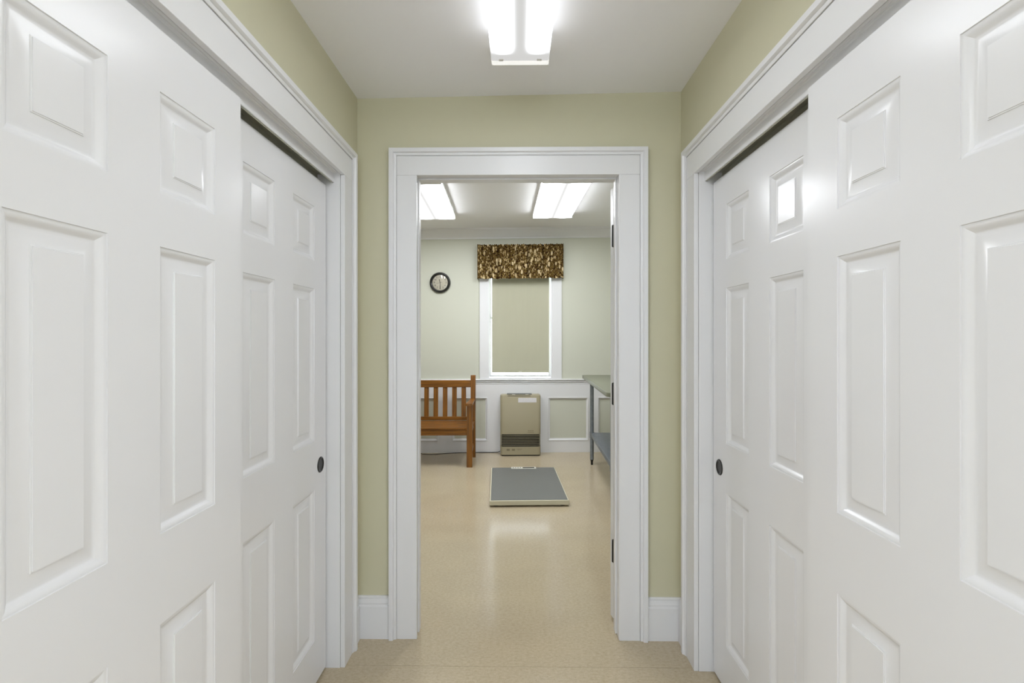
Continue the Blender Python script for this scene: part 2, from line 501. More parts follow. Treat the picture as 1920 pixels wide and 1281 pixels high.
XF, XR = 0.744, 0.798
d1 = panel_door('door_1', [0.604, 0.720, 0.908, 1.042, 1.233, 1.347], 2.0135, closet_map(-1, XF))
d2 = panel_door('door_2', [1.318, 1.457, 1.649, 1.784, 1.971, 2.087], 2.004, closet_map(-1, XR))
d3 = panel_door('door_3', [0.553, 0.667, 0.864, 0.997, 1.193, 1.311], 2.0135, closet_map(1, XF))
d4 = panel_door('door_4', [1.285, 1.430, 1.622, 1.767, 1.957, 2.084], 2.004, closet_map(1, XR))
finger_pull(d2, -1, XR, 2.031, 0.861)
finger_pull(d4, 1, XR, 2.022, 0.858)

# casing pieces: profiles given as (p across, d out of the wall)
BANDP = [(0, 0.018), (0, 0.0163), (0.0020, 0.0163), (0.0030, 0.0195), (0.006, 0.0215), (0.011, 0.0225), (0.0125, 0.0218), (0.0138, 0.0265), (0.017, 0.0310), (0.034, 0.0310), (0.034, 0), (0, 0)]
def casing(name, mp, s0, s1, z1, w_side, w_head, band=0.034, sides=(True, True), m=None, parent=None):
    """s0,s1 inner edges; flat boards, head board across the top, mitred outer band"""
    m = m or M['trim']
    t = parent or struct(empty(name))
    def board(nm, a, b, c, d, bev=0.0012):
        bm = B(); vs = box(bm, a, b, 0.0, 0.018, c, d, bev)
        for v in bm.verts: v.co = mp(v.co.x, v.co.z, v.co.y)
        return obj(nm, bm, m, t)
    fs, fh = w_side - band, w_head - band
    a0 = s0 - (fs if sides[0] else 0); a1 = s1 + (fs if sides[1] else 0)
    if sides[0]: board('side_casing', s0 - fs, s0, 0, z1 - 0.0005)
    if sides[1]: board('side_casing', s1, s1 + fs, 0, z1 - 0.0005)
    board('head_casing', a0, a1, z1, z1 + fh)
    def leg(nm, fa, fb):
        bm = B(); extrude_prof(bm, BANDP, fa, fb); o = obj(nm, bm, m, t); autosmooth(o, 30)
    zt = z1 + fh
    if sides[0]: leg('side_backband', lambda p, d: mp(a0 - p, 0, d), lambda p, d: mp(a0 - p, zt + p, d))
    if sides[1]: leg('side_backband', lambda p, d: mp(a1 + p, 0, d), lambda p, d: mp(a1 + p, zt + p, d))
    leg('head_backband', lambda p, d: mp(a0 - (p if sides[0] else 0), zt + p, d), lambda p, d: mp(a1 + (p if sides[1] else 0), zt + p, d))
    return t

for k, sg, op in ((2, -1, OPL), (3, 1, OPR)):
    mp = closet_map(sg, WX)
    t = casing('trim_%d' % k, mp, op[0] - 0.001, op[1] + 0.003, 2.050, 0.128, 0.129)
    # jambs, head jamb
    for y0, y1 in ((op[0] - 0.018, op[0]), (op[1], op[1] + 0.018)):
        bm = B(); box(bm, sg * (WX + 0.001), sg * (WX + 0.115), y0, y1, 0, 2.085, 0.001); obj('jamb', bm, M['trim'], t)
    bm = B(); box(bm, sg * (WX + 0.029), sg * (WX + 0.115), op[0], op[1], 2.066, 2.085); obj('head_jamb', bm, M['trim'], t)
    # stepped moulding under the head casing, then the fascia board that hides the track
    bm = B()
    pr = [(0.7405, 2.070), (0.7405, 2.0585), (0.7480, 2.0585), (0.7485, 2.0565), (0.7560, 2.0560), (0.7570, 2.0540), (0.7620, 2.0535), (0.7640, 2.0500), (0.7640, 2.0170), (0.7650, 2.0160), (0.7685, 2.0160), (0.7685, 2.070)]
    extrude_prof(bm, pr, lambda p, q: Vector((sg * p, op[0], q)), lambda p, q: Vector((sg * p, op[1], q)))
    obj('fascia', bm, M['trim'], t)
    # bypass track: channel with two lips
    bm = B()
    pr = [(0.7690, 2.065), (0.7690, 2.0145), (0.7715, 2.0135), (0.7735, 2.0150), (0.7735, 2.050), (0.786, 2.050), (0.786, 2.030), (0.788, 2.030), (0.788, 2.050), (0.835, 2.050), (0.835, 2.015), (0.837, 2.015), (0.837, 2.065)]
    extrude_prof(bm, pr, lambda p, q: Vector((sg * p, op[0] + 0.001, q)), lambda p, q: Vector((sg * p, op[1] - 0.001, q)))
    o = obj('door_track', bm, M['alu'], t); o['label'] = 'dull metal sliding door track'

# passage casing on the hall side and on the room side
endmap = lambda s, z, d: Vector((s, YE - d, z))
t = casing('trim_4', endmap, -0.463, 0.458, 2.111, 0.125, 0.121)
bk = lambda s, z, d: Vector((s, YB + d, z))
casing('', bk, -0.475, 0.462, 2.120, 0.125, 0.121, parent=t)
bm = B(); box(bm, PL - 0.018, PL, YE - 0.016, YB + 0.001, 0, PZ + 0.018, 0.001); obj('jamb', bm, M['trim'], t)
bm = B(); box(bm, PR, PR + 0.018, YE - 0.016, YB + 0.001, 0, PZ + 0.018, 0.001); obj('jamb', bm, M['trim'], t)
bm = B(); box(bm, PL, PR, YE - 0.016, YB + 0.001, PZ, PZ + 0.018, 0.001); obj('head_jamb', bm, M['trim'], t)
bm = B(); box(bm, PL, PL + 0.008, 2.352, 2.390, 0, PZ - 0.008, 0.002); obj('door_stop', bm, M['trim'], t)
bm = B(); box(bm, PR - 0.008, PR, 2.352, 2.390, 0, PZ - 0.008, 0.002); obj('door_stop', bm, M['trim'], t)
bm = B(); box(bm, PL, PR, 2.352, 2.390, PZ - 0.008, PZ, 0.002); obj('door_stop', bm, M['trim'], t)

# passage door folded right back against the room side of the wall, on black hinges
HX, HY = 0.4580, 2.4560
TH = math.radians(12)
u = Vector((math.cos(TH), math.sin(TH), 0)); nrm = Vector((-math.sin(TH), math.cos(TH), 0))
org = Vector((HX, HY, 0)) + nrm * 0.004 + u * 0.002
dmap = lambda s, z, d: org + u * s + nrm * (0.035 + d) + Vector((0, 0, z))
d5 = panel_door('door_5', [0.0, 0.135, 0.385, 0.520, 0.770, 0.905], 2.098, dmap, zbot=0.012, thick=0.035, m=M['trim'])
for zc, hh in ((1.862, 0.098), (1.101, 0.098), (0.343, 0.102)):
    bm = B()
    tube(bm, (HX - 0.0015, HY - 0.006, zc - hh / 2), (HX - 0.0015, HY - 0.006, zc + hh / 2), 0.0065, seg=16)
    lathe(bm, [(0.0, 0.006), (0.004, 0.004), (0.0065, 0.0)], (HX - 0.0015, HY - 0.006, zc + hh / 2), 'Z', 16)
    lathe(bm, [(0.0, -0.006), (0.004, -0.004), (0.0065, 0.0)], (HX - 0.0015, HY - 0.006, zc - hh / 2), 'Z', 16)
    box(bm, HX - 0.0035, HX + 0.001, HY - 0.030, HY - 0.006, zc - hh / 2, zc + hh / 2)
    h = obj('hinge', bm, M['black'], d5); h['label'] = 'black butt hinge'; autosmooth(h)
bm = B()
for sgn, dd in ((1, 0.0), (-1, -0.035)):
    c = dmap(0.84, 0.96, dd)
    prof = [(0.0, 0.062), (0.018, 0.060), (0.026, 0.050), (0.027, 0.042), (0.020, 0.032), (0.011, 0.026), (0.010, 0.008), (0.030, 0.006), (0.032, 0.0), (0, 0)]
    b2 = B(); lathe(b2, prof, (0, 0, 0), 'Y', 24)
    q = Matrix.Translation(c) @ nrm.to_track_quat('Y', 'Z').to_matrix().to_4x4()
    if sgn < 0: q = Matrix.Translation(c) @ (-nrm).to_track_quat('Y', 'Z').to_matrix().to_4x4()
    if sgn > 0:
        b2.transform(q)
        k = obj('knob', b2, M['black'], d5); autosmooth(k)
    else: b2.free()
bm.free()

# baseboards in the hall
BP = [(0, 0), (0.019, 0), (0.019, 0.146), (0.0165, 0.150), (0.0130, 0.152), (0.0130, 0.157), (0.0150, 0.160), (0.0135, 0.168), (0.0105, 0.176), (0.0080, 0.180), (0.0110, 0.183), (0.0100, 0.188), (0.0060, 0.191), (0, 0.191)]
def base(name, fa, fb):
    bm = B(); extrude_prof(bm, BP, fa, fb); o = struct(obj(name, bm, M['trim'])); autosmooth(o, 30); return o
base('baseboard_end_left', lambda p, q: Vector((-WX, YE - p, q)), lambda p, q: Vector((-0.588, YE - p, q)))
base('baseboard_end_right', lambda p, q: Vector((0.583, YE - p, q)), lambda p, q: Vector((WX, YE - p, q)))
for nm, sg, op in (('left', -1, OPL), ('right', 1, OPR)):
    base('baseboard_' + nm, lambda p, q: Vector((sg * (WX - p), op[1] + 0.131, q)), lambda p, q: Vector((sg * (WX - p), YE, q)))

# ---------------------------------------------------------------- window wall of the far room
fmap = lambda s, z, d: Vector((s, -d, z))
wn = struct(fempty('window_1'))
def fbox(nm, a, m, par, bev=0.0):
    bm = B(); box(bm, *a, bev); return obj(nm, bm, m, par)
# reveals and stool
fbox('jamb', (WO[0] - 0.001, WO[0] + 0.012, -0.018, 0.16, WO[2], WO[3]), M['trim'], wn)
fbox('jamb', (WO[1] - 0.012, WO[1] + 0.001, -0.018, 0.16, WO[2], WO[3]), M['trim'], wn)
fbox('head_jamb', (WO[0], WO[1], -0.018, 0.16, WO[3] - 0.012, WO[3]), M['trim'], wn)
fbox('window_sill', (WO[0], WO[1], -0.02, 0.16, WO[2] - 0.012, WO[2] + 0.004), M['trim'], wn, 0.001)
fbox('side_casing', (-0.463, WO[0], -0.020, 0, 0.870, 2.36), M['trim'], wn, 0.002)
fbox('side_casing', (WO[1], 0.515, -0.020, 0, 0.870, 2.36), M['trim'], wn, 0.002)
fbox('head_casing', (-0.463, 0.515, -0.020, 0, 2.36, 2.45), M['trim'], wn, 0.002)
# two sashes with panes
for nm, z0, z1, y in (('lower_sash', 0.893, 1.62, 0.085), ('upper_sash', 1.60, 2.345, 0.115)):
    bm = B()
    x0, x1 = WO[0] + 0.012, WO[1] - 0.012
    box(bm, x0, x0 + 0.022, y, y + 0.028, z0, z1); box(bm, x1 - 0.022, x1, y, y + 0.028, z0, z1)
    box(bm, x0 + 0.022, x1 - 0.022, y, y + 0.028, z0, z0 + 0.022); box(bm, x0 + 0.022, x1 - 0.022, y, y + 0.028, z1 - 0.03, z1)
    s = obj(nm, bm, M['trim'], wn)
    bm = B(); box(bm, x0 + 0.020, x1 - 0.020, y + 0.012, y + 0.015, z0 + 0.020, z1 - 0.025); obj('pane', bm, M['glass'], s)

# wainscot: white rails and stiles, painted insets in moulded frames
wc = struct(fempty('trim_5'))
panels = [(-2.22, -1.53), (-1.376, -0.954), (-0.790, -0.368), (-0.204, 0.190), (0.349, 0.835), (0.944, 1.430)]
PZ0, PZ1 = 0.140, 0.656
ss = [RL]; 
for a, b in panels: ss += [a, b]
ss.append(RR)
fbox('bottom_rail', (RL, RR, -0.020, 0, 0.0, PZ0), M['trim'], wc)
fbox('top_rail', (RL, RR, -0.020, 0, PZ1, 0.822), M['trim'], wc)
for i in range(0, len(ss), 2):
    fbox('stile', (ss[i], ss[i + 1], -0.020, 0, PZ0, PZ1), M['trim'], wc)
for a, b in panels:
    bm = B()
    rect_rings(bm, a, b, PZ0, PZ1, [(0, 0.020), (0.0005, 0.025), (0.005, 0.027), (0.011, 0.024), (0.016, 0.017), (0.020, 0.012), (0.026, 0.010), (0.027, 0.002)], fmap, cap=False)
    o = obj('panel_moulding', bm, M['trim'], wc); autosmooth(o, 30)
    o2 = fbox('panel', (a + 0.024, b - 0.024, -0.004, -0.0005, PZ0 + 0.024, PZ1 - 0.024), M['farwall'], wc)
cr = [(0, 0.815), (0.021, 0.815), (0.024, 0.818), (0.024, 0.826), (0.012, 0.829), (0.012, 0.834), (0.026, 0.836), (0.030, 0.843), (0.026, 0.848), (0.014, 0.850), (0.014, 0.856), (0.036, 0.859), (0.040, 0.866), (0.037, 0.872), (0, 0.874)]
bm = B(); extrude_prof(bm, cr, lambda p, q: Vector((RL, -p, q)), lambda p, q: Vector((RR, -p, q)))
o = obj('chair_rail', bm, M['trim'], wc); autosmooth(o, 40)

# ---------------------------------------------------------------- lights
def ceiling_light(name, label, loc, rz, width, length, drop, m_lens, group=None, frame=0.0, flare=0.014, cap=0.0, tilt=0.0):
    t = empty(name, loc, rz)
    t.rotation_euler = (0, -tilt, rz)
    tag(t, label, 'ceiling light', group)
    hw, hl = width / 2, length / 2
    # wraparound lens: rounded lower corners
    pr = [(-hw - flare, -0.006), (-hw - flare * 0.3, -drop + 0.012), (-hw, -drop + 0.005), (-hw + 0.002, -drop + 0.002), (-hw + 0.006, -drop), (hw - 0.006, -drop), (hw - 0.002, -drop + 0.002), (hw, -drop + 0.005), (hw + flare * 0.3, -drop + 0.012), (hw + flare, -0.006)]
    bm = B()
    A = [bm.verts.new((x, -hl + cap, z)) for x, z in pr]; Bv = [bm.verts.new((x, hl - cap, z)) for x, z in pr]
    for i in range(len(pr) - 1): bm.faces.new((A[i], A[i + 1], Bv[i + 1], Bv[i]))
    if not cap: bm.faces.new(A); bm.faces.new(Bv)
    l = obj('lens', bm, m_lens, t); autosmooth(l, 50)
    bm = B(); box(bm, -hw + 0.006, hw - 0.006, -hl, hl, -0.012, -0.0005, 0.001); obj('base_pan', bm, M['fixture'], t)
    if cap:
        for s in (-1, 1):
            bm = B()
            y0, y1 = s * (hl - cap), s * hl
            extrude_prof(bm, pr, lambda x, z: Vector((x, y0, z)), lambda x, z: Vector((x, y1, z)))
            c = obj('end_cap', bm, M['cap'], t)
            bm = B(); box(bm, -hw, hw, y1 - s * 0.004, y1 + s * 0.003, -drop - 0.001, -0.004, 0.001); obj('end_plate', bm, M['fixture'], c)
            for sx in (-1, 1):
                bm = B(); box(bm, sx * hw * 0.66 - 0.009, sx * hw * 0.66 + 0.009, s * (hl - cap) - s * 0.012, s * (hl - cap) + s * 0.003, -drop - 0.0012, -drop + 0.03, 0.002); obj('lamp_holder', bm, M['holder'], t)
    if frame:
        for a in ((-hw - flare - 0.004, hw + flare + 0.004, hl - 0.001, hl + frame), (-hw - flare - 0.004, hw + flare + 0.004, -hl - frame, -hl + 0.001)):
            bm = B(); box(bm, a[0], a[1], a[2], a[3], -drop - 0.002, -0.001, 0.002); obj('frame', bm, M['fixture'], t)
        for s in (-1, 1):
            bm = B(); box(bm, s * (hw + flare - 0.001), s * (hw + flare + 0.007), -hl, hl, -drop * 0.55, -0.001, 0.002); obj('frame', bm, M['fixture'], t)
    return t

mcap = mat('frosted_end_cap', srgb(226, 226, 224), 0.35, vary=0.01)
mcap.node_tree.nodes['Principled BSDF'].inputs['Emission Color'].default_value = (1, 1, 0.98, 1)
mcap.node_tree.nodes['Principled BSDF'].inputs['Emission Strength'].default_value = 0.38
M['cap'] = mcap
ML1 = lamp_mat('lit_prismatic_lens', (0.925, 0.965, 1.03, 1), HALL_LAMP * 2.3, 0.46, 0.062, 0.0215, 0.578, 0.105, side=0.10)
ML2 = lamp_mat('lit_panel_lens', (0.935, 0.965, 1.01, 1), ROOM_LAMP * 1.6, 0.50, 0.108, 0.0435, 0.61, 0.03, side=0.34)
ceiling_light('ceiling_light', 'long white fluorescent fixture on the hallway ceiling in front of the doorway', (0.006, 1.318, HC + SL * 0.006), 0, 0.216, 1.22, 0.072, ML1, cap=0.034, flare=0.003, tilt=0.0)
MLR = lamp_mat('rear_fill_lens', (0.925, 0.965, 1.03, 1), REAR_FILL, 0.9, 0.105, 0.080, 0.61, 0.03)  # glowing lens of the added rear fill fixtures
for x, lab in ((-1.1, 'left added fill light on the ceiling of the room behind the camera'), (1.1, 'right added fill light on the ceiling of the room behind the camera')):
    ceiling_light('ceiling_light', lab, (x, -0.75, HC + 0.02), 0, 0.385, 1.20, 0.062, MLR, frame=0.010, flare=0.006)  # unseen fixtures, added to brighten the hall from behind the camera
for x, lab in ((0.325, 'bright rectangular ceiling light in the far room, right of the pair'), (-0.885, 'bright rectangular ceiling light in the far room, left and cut by the door frame')):
    p = FM @ Vector((x, -0.79 - 0.61, RC + SL * x))
    ceiling_light('ceiling_light', lab, p, FA, 0.385, 1.20, 0.062, ML2, frame=0.010, flare=0.006, tilt=SL, group=None)

# ---------------------------------------------------------------- valance and roller shade
t = tag(fempty('window_valance'), 'gathered brown and cream foliage print valance above the window', 'valance')
bm = B()
uvl = bm.loops.layers.uv.new('UVMap')
NX, NZ = 300, 22
x0, x1 = -0.487, 0.527
folds = [(0.155, 0.016), (0.235, 0.022), (0.45, 0.014), (0.585, 0.024), (0.70, 0.012), (0.76, 0.020), (0.655, 0.010), (0.10, 0.010), (0.90, 0.006)]
def vy(u, v):
    y = -0.088 - 0.006 * math.sin(u * 61) * (0.35 + 0.65 * v) - 0.004 * math.sin(u * 143 + 1.3) * v
    for c, a in folds: y += 1.6 * a * math.exp(-((u - c - 0.006 * math.sin(v * 3)) / 0.011) ** 2) * (1.0 if v < 0.8 else 0.8)
    if v > 0.9: y -= 0.004 * math.sin(u * 260)
    return y
V = []
rim = []
for j in range(NZ + 1):
    v = j / NZ
    row = []
    for i in range(-14, NX + 15):
        if i < 0: u_, x, y = i / NX, x0, -0.088 * (14 + i) / 14 - 0.001
        elif i > NX: u_, x, y = i / NX, x1, -0.088 * (14 - (i - NX)) / 14 - 0.001
        else:
            u_ = i / NX; x = x0 + (x1 - x0) * u_; y = vy(u_, v)
        z = 2.066 + v * 0.400 + 0.016 * (x) * 0.9
        if v == 1: z += 0.004 * math.sin(u_ * 260) + 0.003 * math.sin(u_ * 97)
        if v == 0: z += 0.003 * math.sin(u_ * 47) + 0.002 * math.sin(u_ * 130)
        row.append((bm.verts.new((x, y, z)), u_, v))
    V.append(row)
for j in range(NZ):
    for i in range(len(V[0]) - 1):
        q = (V[j][i], V[j][i + 1], V[j + 1][i + 1], V[j + 1][i])
        f = bm.faces.new([k[0] for k in q])
        for lp, k in zip(f.loops, q):
            lp[uvl].uv = (k[1] * 1.35 + 0.008 * math.sin(k[1] * 40), k[2] * 0.40)
o = obj('fabric', bm, M['fabric'], t, smooth=True, recalc=False)
sm = o.modifiers.new('thickness', 'SOLIDIFY'); sm.thickness = 0.002; sm.use_rim = False
bm = B(); tube(bm, (x0 + 0.004, -0.045, 2.425), (x1 - 0.004, -0.045, 2.441), 0.006, seg=12)
box(bm, x0 + 0.003, x0 + 0.008, -0.05, 0.0, 2.41, 2.44); box(bm, x1 - 0.008, x1 - 0.003, -0.05, 0.0, 2.425, 2.455)
obj('curtain_rod', bm, M['plate'], t)

t = tag(fempty('roller_shade', 0, 0.04), 'plain beige roller shade drawn down over the window', 'shade')
bm = B()
SX0, SX1, SZ0, SZ1 = -0.318, 0.368, 0.962, 2.31
NS = 24
for i in range(NS):
    a, b = SX0 + (SX1 - SX0) * i / NS, SX0 + (SX1 - SX0) * (i + 1) / NS
    ya, yb = 0.0015 * math.sin(i * 0.9), 0.0015 * math.sin((i + 1) * 0.9)
    for (xa, yy), (xb, y2) in (((a, ya), (b, yb)),):
        f = [bm.verts.new(c) for c in ((xa, yy, SZ0), (xb, y2, SZ0), (xb, y2 * 0.3, SZ1), (xa, yy * 0.3, SZ1))]
        bm.faces.new(f)
bmesh.ops.remove_doubles(bm, verts=bm.verts, dist=1e-5)
o = obj('fabric', bm, M['shade'], t)
sm = o.modifiers.new('thickness', 'SOLIDIFY'); sm.thickness = 0.0012
bm = B(); box(bm, SX0, SX1, -0.006, 0.006, SZ0 - 0.016, SZ0 + 0.006, 0.003); obj('hem_bar', bm, M['shade'], t)
bm = B(); box(bm, 0.005, 0.042, -0.010, -0.006, SZ0 - 0.006, SZ0 + 0.001, 0.001); p_ = obj('pull_tab', bm, M['plate'], t)
bm = B(); tube(bm, (SX0 - 0.02, 0, 2.325), (SX1 + 0.018, 0, 2.325), 0.019); obj('roller', bm, M['plate'], t)

# ---------------------------------------------------------------- wall clock
t = tag(fempty('wall_clock', -0.932, 0, 2.020), 'round black-rimmed wall clock with cream face left of the window', 'clock')
bm = B(); lathe(bm, [(0.0, 0.0), (0.118, 0.0), (0.1225, -0.010), (0.1225, -0.024), (0.116, -0.034), (0.106, -0.037), (0.097, -0.033), (0.092, -0.024), (0.092, -0.012), (0.0, -0.012)], (0, 0, 0), 'Y', 64)
o = obj('rim', bm, M['blackrim'], t); autosmooth(o)
bm = B(); lathe(bm, [(0.0, -0.0145), (0.0915, -0.0145), (0.0915, -0.0120), (0.0, -0.0120)], (0, 0, 0), 'Y', 64)
obj('face', bm, M['face'], t)
for k in range(1, 13):
    cu = bpy.data.curves.new('numeral', 'FONT'); cu.body = str(k); cu.size = 0.030; cu.align_x = 'CENTER'; cu.align_y = 'CENTER'; cu.extrude = 0.0003
    tmp = bpy.data.objects.new('numeral', cu); col.objects.link(tmp)
    dg = bpy.context.evaluated_depsgraph_get()
    me = bpy.data.meshes.new_from_object(tmp.evaluated_get(dg))
    an = PI / 2 - k * PI / 6
    me.transform(Matrix.Translation((0.068 * math.cos(an), -0.0152, 0.068 * math.sin(an))) @ Matrix.Rotation(PI / 2, 4, 'X'))
    bm = B(); bm.from_mesh(me)
    bpy.data.objects.remove(tmp); bpy.data.meshes.remove(me); bpy.data.curves.remove(cu)
    obj('numeral', bm, M['ink'], t)
bm = B()
for k in range(60):
    an = k * PI / 30; r0 = 0.0845 if k % 5 else 0.082
    c, s = math.cos(an), math.sin(an); ww = 0.0004 if k % 5 else 0.0009
    f = [bm.verts.new((c * r - s * e, -0.0147, s * r + c * e)) for r, e in ((r0, -ww), (0.088, -ww), (0.088, ww), (r0, ww))]
    bm.faces.new(f)
o = obj('minute_marks', bm, M['ink'], t); o['kind'] = 'stuff'
def hand(nm, deg, ln, wd, tail, y):
    bm = B()
    pr = [(-wd * 0.6, -tail), (wd * 0.6, -tail), (wd, ln * 0.2), (wd * 1.5, ln * 0.72), (0, ln), (-wd * 1.5, ln * 0.72), (-wd, ln * 0.2)]
    extrude_prof(bm, pr, lambda p, q: Vector((p, y, q)), lambda p, q: Vector((p, y - 0.0008, q)))
    bm.transform(Matrix.Rotation(math.radians(deg), 4, 'Y'))
    return obj(nm, bm, M['ink'], t)
hand('hour_hand', -15, 0.047, 0.0028, 0.006, -0.0165)
hand('minute_hand', 180, 0.078, 0.0026, 0.010, -0.0180)
hand('second_hand', 256, 0.050, 0.0009, 0.024, -0.0195)
bm = B(); lathe(bm, [(0, -0.022), (0.004, -0.022), (0.005, -0.0145), (0, -0.0145)], (0, 0, 0), 'Y', 20); obj('hand_cap', bm, M['ink'], t)
bm = B(); lathe(bm, [(0, -0.031), (0.04, -0.0300), (0.075, -0.0275), (0.094, -0.0245)], (0, 0, 0), 'Y', 48); obj('glass_cover', bm, M['glass'], t, smooth=True)

# ---------------------------------------------------------------- wooden bench
t = tag(fempty('wooden_bench', -1.11, -0.47), 'honey-brown slatted wooden bench with armrests against the far wall', 'bench')
BX = 0.61                                             # half length
def bpart(nm, m, *bs, bev=0.003, par=None):
    bm = B()
    for b in bs: box(bm, *b, bev)
    return obj(nm, bm, m, par or t)
yo = 0.47
for s in (-1, 1):
    # back post, raked slightly above the seat
    bm = B()
    pr = [(-0.235 + yo - 0.02, 0), (-0.235 + yo + 0.025, 0), (-0.245 + yo + 0.022, 0.42), (-0.225 + yo + 0.020, 0.93), (-0.225 + yo + 0.012, 0.937), (-0.225 + yo - 0.022, 0.937), (-0.232 + yo - 0.026, 0.93), (-0.250 + yo - 0.024, 0.42)]
    xa, xb = s * BX, s * (BX - 0.055)
    extrude_prof(bm, pr, lambda p, q: Vector((xa, p, q)), lambda p, q: Vector((xb, p, q)))
    obj('leg', bm, M['woodz'], t)
    bpart('leg', M['woodz'], (s * (BX - 0.012), s * (BX - 0.070), -0.705 + yo, -0.645 + yo, 0, 0.652))
    # armrest: board widening at the front with a rounded nose
    bm = B()
    pr = [(BX - 0.078, -0.72), (BX - 0.070, -0.735), (BX - 0.018, -0.735), (BX - 0.008, -0.72), (BX - 0.006, -0.50), (BX - 0.004, -0.262), (BX - 0.052, -0.262), (BX - 0.066, -0.50)]
    extrude_prof(bm, pr, lambda p, q: Vector((s * p, q + yo, 0.652)), lambda p, q: Vector((s * p, q + yo, 0.676)))
    obj('armrest', bm, M['woody'], t)
    bpart('side_rail', M['woody'], (s * (BX - 0.020), s * (BX - 0.045), -0.646 + yo, -0.262 + yo, 0.345, 0.405))
    bpart('stretcher', M['woody'], (s * (BX - 0.020), s * (BX - 0.045), -0.646 + yo, -0.255 + yo, 0.120, 0.165))
bpart('front_rail', M['woodx'], (-BX + 0.06, BX - 0.06, -0.690 + yo, -0.662 + yo, 0.335, 0.396))
for i in range(5):
    y = -0.700 + i * 0.086
    e = 0.070 if i == 0 else 0.012
    bpart('seat_slat', M['woodx'], (-BX + e, BX - e, y + yo, y + 0.074 + yo, 0.398 + 0.001 * i, 0.418 + 0.002 * i), bev=0.005)
bpart('back_rail', M['woodx'], (-BX + 0.05, BX - 0.05, -0.262 + yo, -0.232 + yo, 0.425, 0.466))
bpart('back_rail', M['woodx'], (-BX + 0.05, BX - 0.05, -0.248 + yo, -0.216 + yo, 0.800, 0.880))
for i in range(10):
    xc = -0.6355 - 0.1060 * i + 1.11
    bm = B(); box(bm, xc - 0.0265, xc + 0.0265, -0.006, 0.006, 0.0, 0.352, 0.002)
    for v in bm.verts: v.co = Vector((v.co.x, v.co.y - 0.247 + yo + v.co.z * 0.045, v.co.z + 0.457))
    obj('back_slat', bm, M['woodz'], t)
for s in (-1, 1):
    bm = B()
    for zz in (0.37,): lathe(bm, [(0, -0.001), (0.006, -0.001), (0.006, 0.002)], (s * (BX - 0.041), -0.7045 + yo, zz), 'Y', 12)
    obj('wood_plug', bm, M['woody'], t)

# ---------------------------------------------------------------- gas heater
t = tag(fempty('gas_heater', 0.018, 0), 'champagne beige upright heater with black lower grille under the window', 'heater')
HW = 0.2315
def rrect(hw, y0, y1, r, n=5):
    """rounded only at the front (y0) corners"""
    P = [(-hw, y1), ]
    for i in range(n + 1):
        a = PI + (PI / 2) * i / n; P.append((-hw + r + r * math.cos(a), y0 + r + r * math.sin(a)))
    for i in range(n + 1):
        a = 1.5 * PI + (PI / 2) * i / n; P.append((hw - r + r * math.cos(a), y0 + r + r * math.sin(a)))
    P.append((hw, y1)); return P
def hbody(nm, hw, y0, y1, r, z0, z1, m, par=None, topbev=0.0):
    bm = B()
    lv = [(z0, 0), (z1 - topbev, 0)] + ([(z1 - topbev * 0.3, topbev * 0.3), (z1, topbev)] if topbev else [])
    rings = []
    for z, ins in lv:
        rings.append([bm.verts.new((x, y, z)) for x, y in rrect(hw - ins * 0.6, y0 + ins, y1, r)])
    n = len(rings[0])
    for a, b in zip(rings, rings[1:]):
        for i in range(n): bm.faces.new((a[i], a[(i + 1) % n], b[(i + 1) % n], b[i]))
    bm.faces.new(rings[0]); bm.faces.new(rings[-1])
    o = obj(nm, bm, m, par or t); autosmooth(o, 30); return o
hbody('rear_case', HW + 0.006, -0.075, -0.042, 0.01, 0.03, 0.690, M['heaterback'])
hbody('foot', HW - 0.010, -0.190, -0.060, 0.02, 0.0, 0.016, M['grilledark'])
hbody('front_panel', HW, -0.205, -0.075, 0.030, 0.252, 0.706, M['heater'], topbev=0.020)
hbody('lower_panel', HW, -0.205, -0.075, 0.030, 0.014, 0.108, M['heater'])
hbody('grille_recess', HW - 0.012, -0.190, -0.075, 0.025, 0.108, 0.252, M['grilledark'])
for i in range(7):
    z = 0.1235 + i * 0.0185
    hbody('louver', HW - 0.002, -0.203, -0.185, 0.028, z, z + 0.0032, M['heater'])
# top: dark outlet strip and keys
bm = B(); box(bm, -0.157, 0.130, -0.175, -0.080, 0.7055, 0.7150, 0.003); o = obj('control_panel', bm, M['screen'], t)
bm = B(); box(bm, -0.150, 0.116, -0.2045, -0.190, 0.6935, 0.6990, 0.001); o2 = obj('display_window', bm, M['grilledark'], t)
for x in (-0.10, 0.055):
    bm = B(); box(bm, x, x + 0.038, -0.186, -0.176, 0.7030, 0.7085, 0.001); obj('key', bm, M['plate'], t)
bm = B(); box(bm, -0.028, 0.182, -0.2060, -0.2048, 0.619, 0.672); lb = obj('warning_label', bm, M['sticker'], t)
bm = B()
random.seed(3)
for r in range(4):
    x = -0.020
    while x < 0.172:
        l = random.uniform(0.006, 0.018); box(bm, x, min(x + l, 0.175), -0.2064, -0.2059, 0.659 - r * 0.0115, 0.662 - r * 0.0115); x += l + 0.004
o = obj('fine_print', bm, M['stickerprint'], lb); o['kind'] = 'stuff'
bm = B()
for x, l in ((0.083, 0.018), (0.105, 0.022), (0.131, 0.018)): box(bm, x, x + l, -0.2055, -0.2048, 0.288, 0.296)
for x, l in ((0.078, 0.016), (0.097, 0.030), (0.130, 0.022)): box(bm, x, x + l, -0.2055, -0.2048, 0.270, 0.276)
obj('emblem', bm, M['print'], t)
for x in (-0.162, -0.102):
    bm = B(); box(bm, x, x + 0.036, -0.2055, -0.2048, 0.062, 0.084, 0.0); obj('pictogram', bm, M['print'], t)
bm = B()
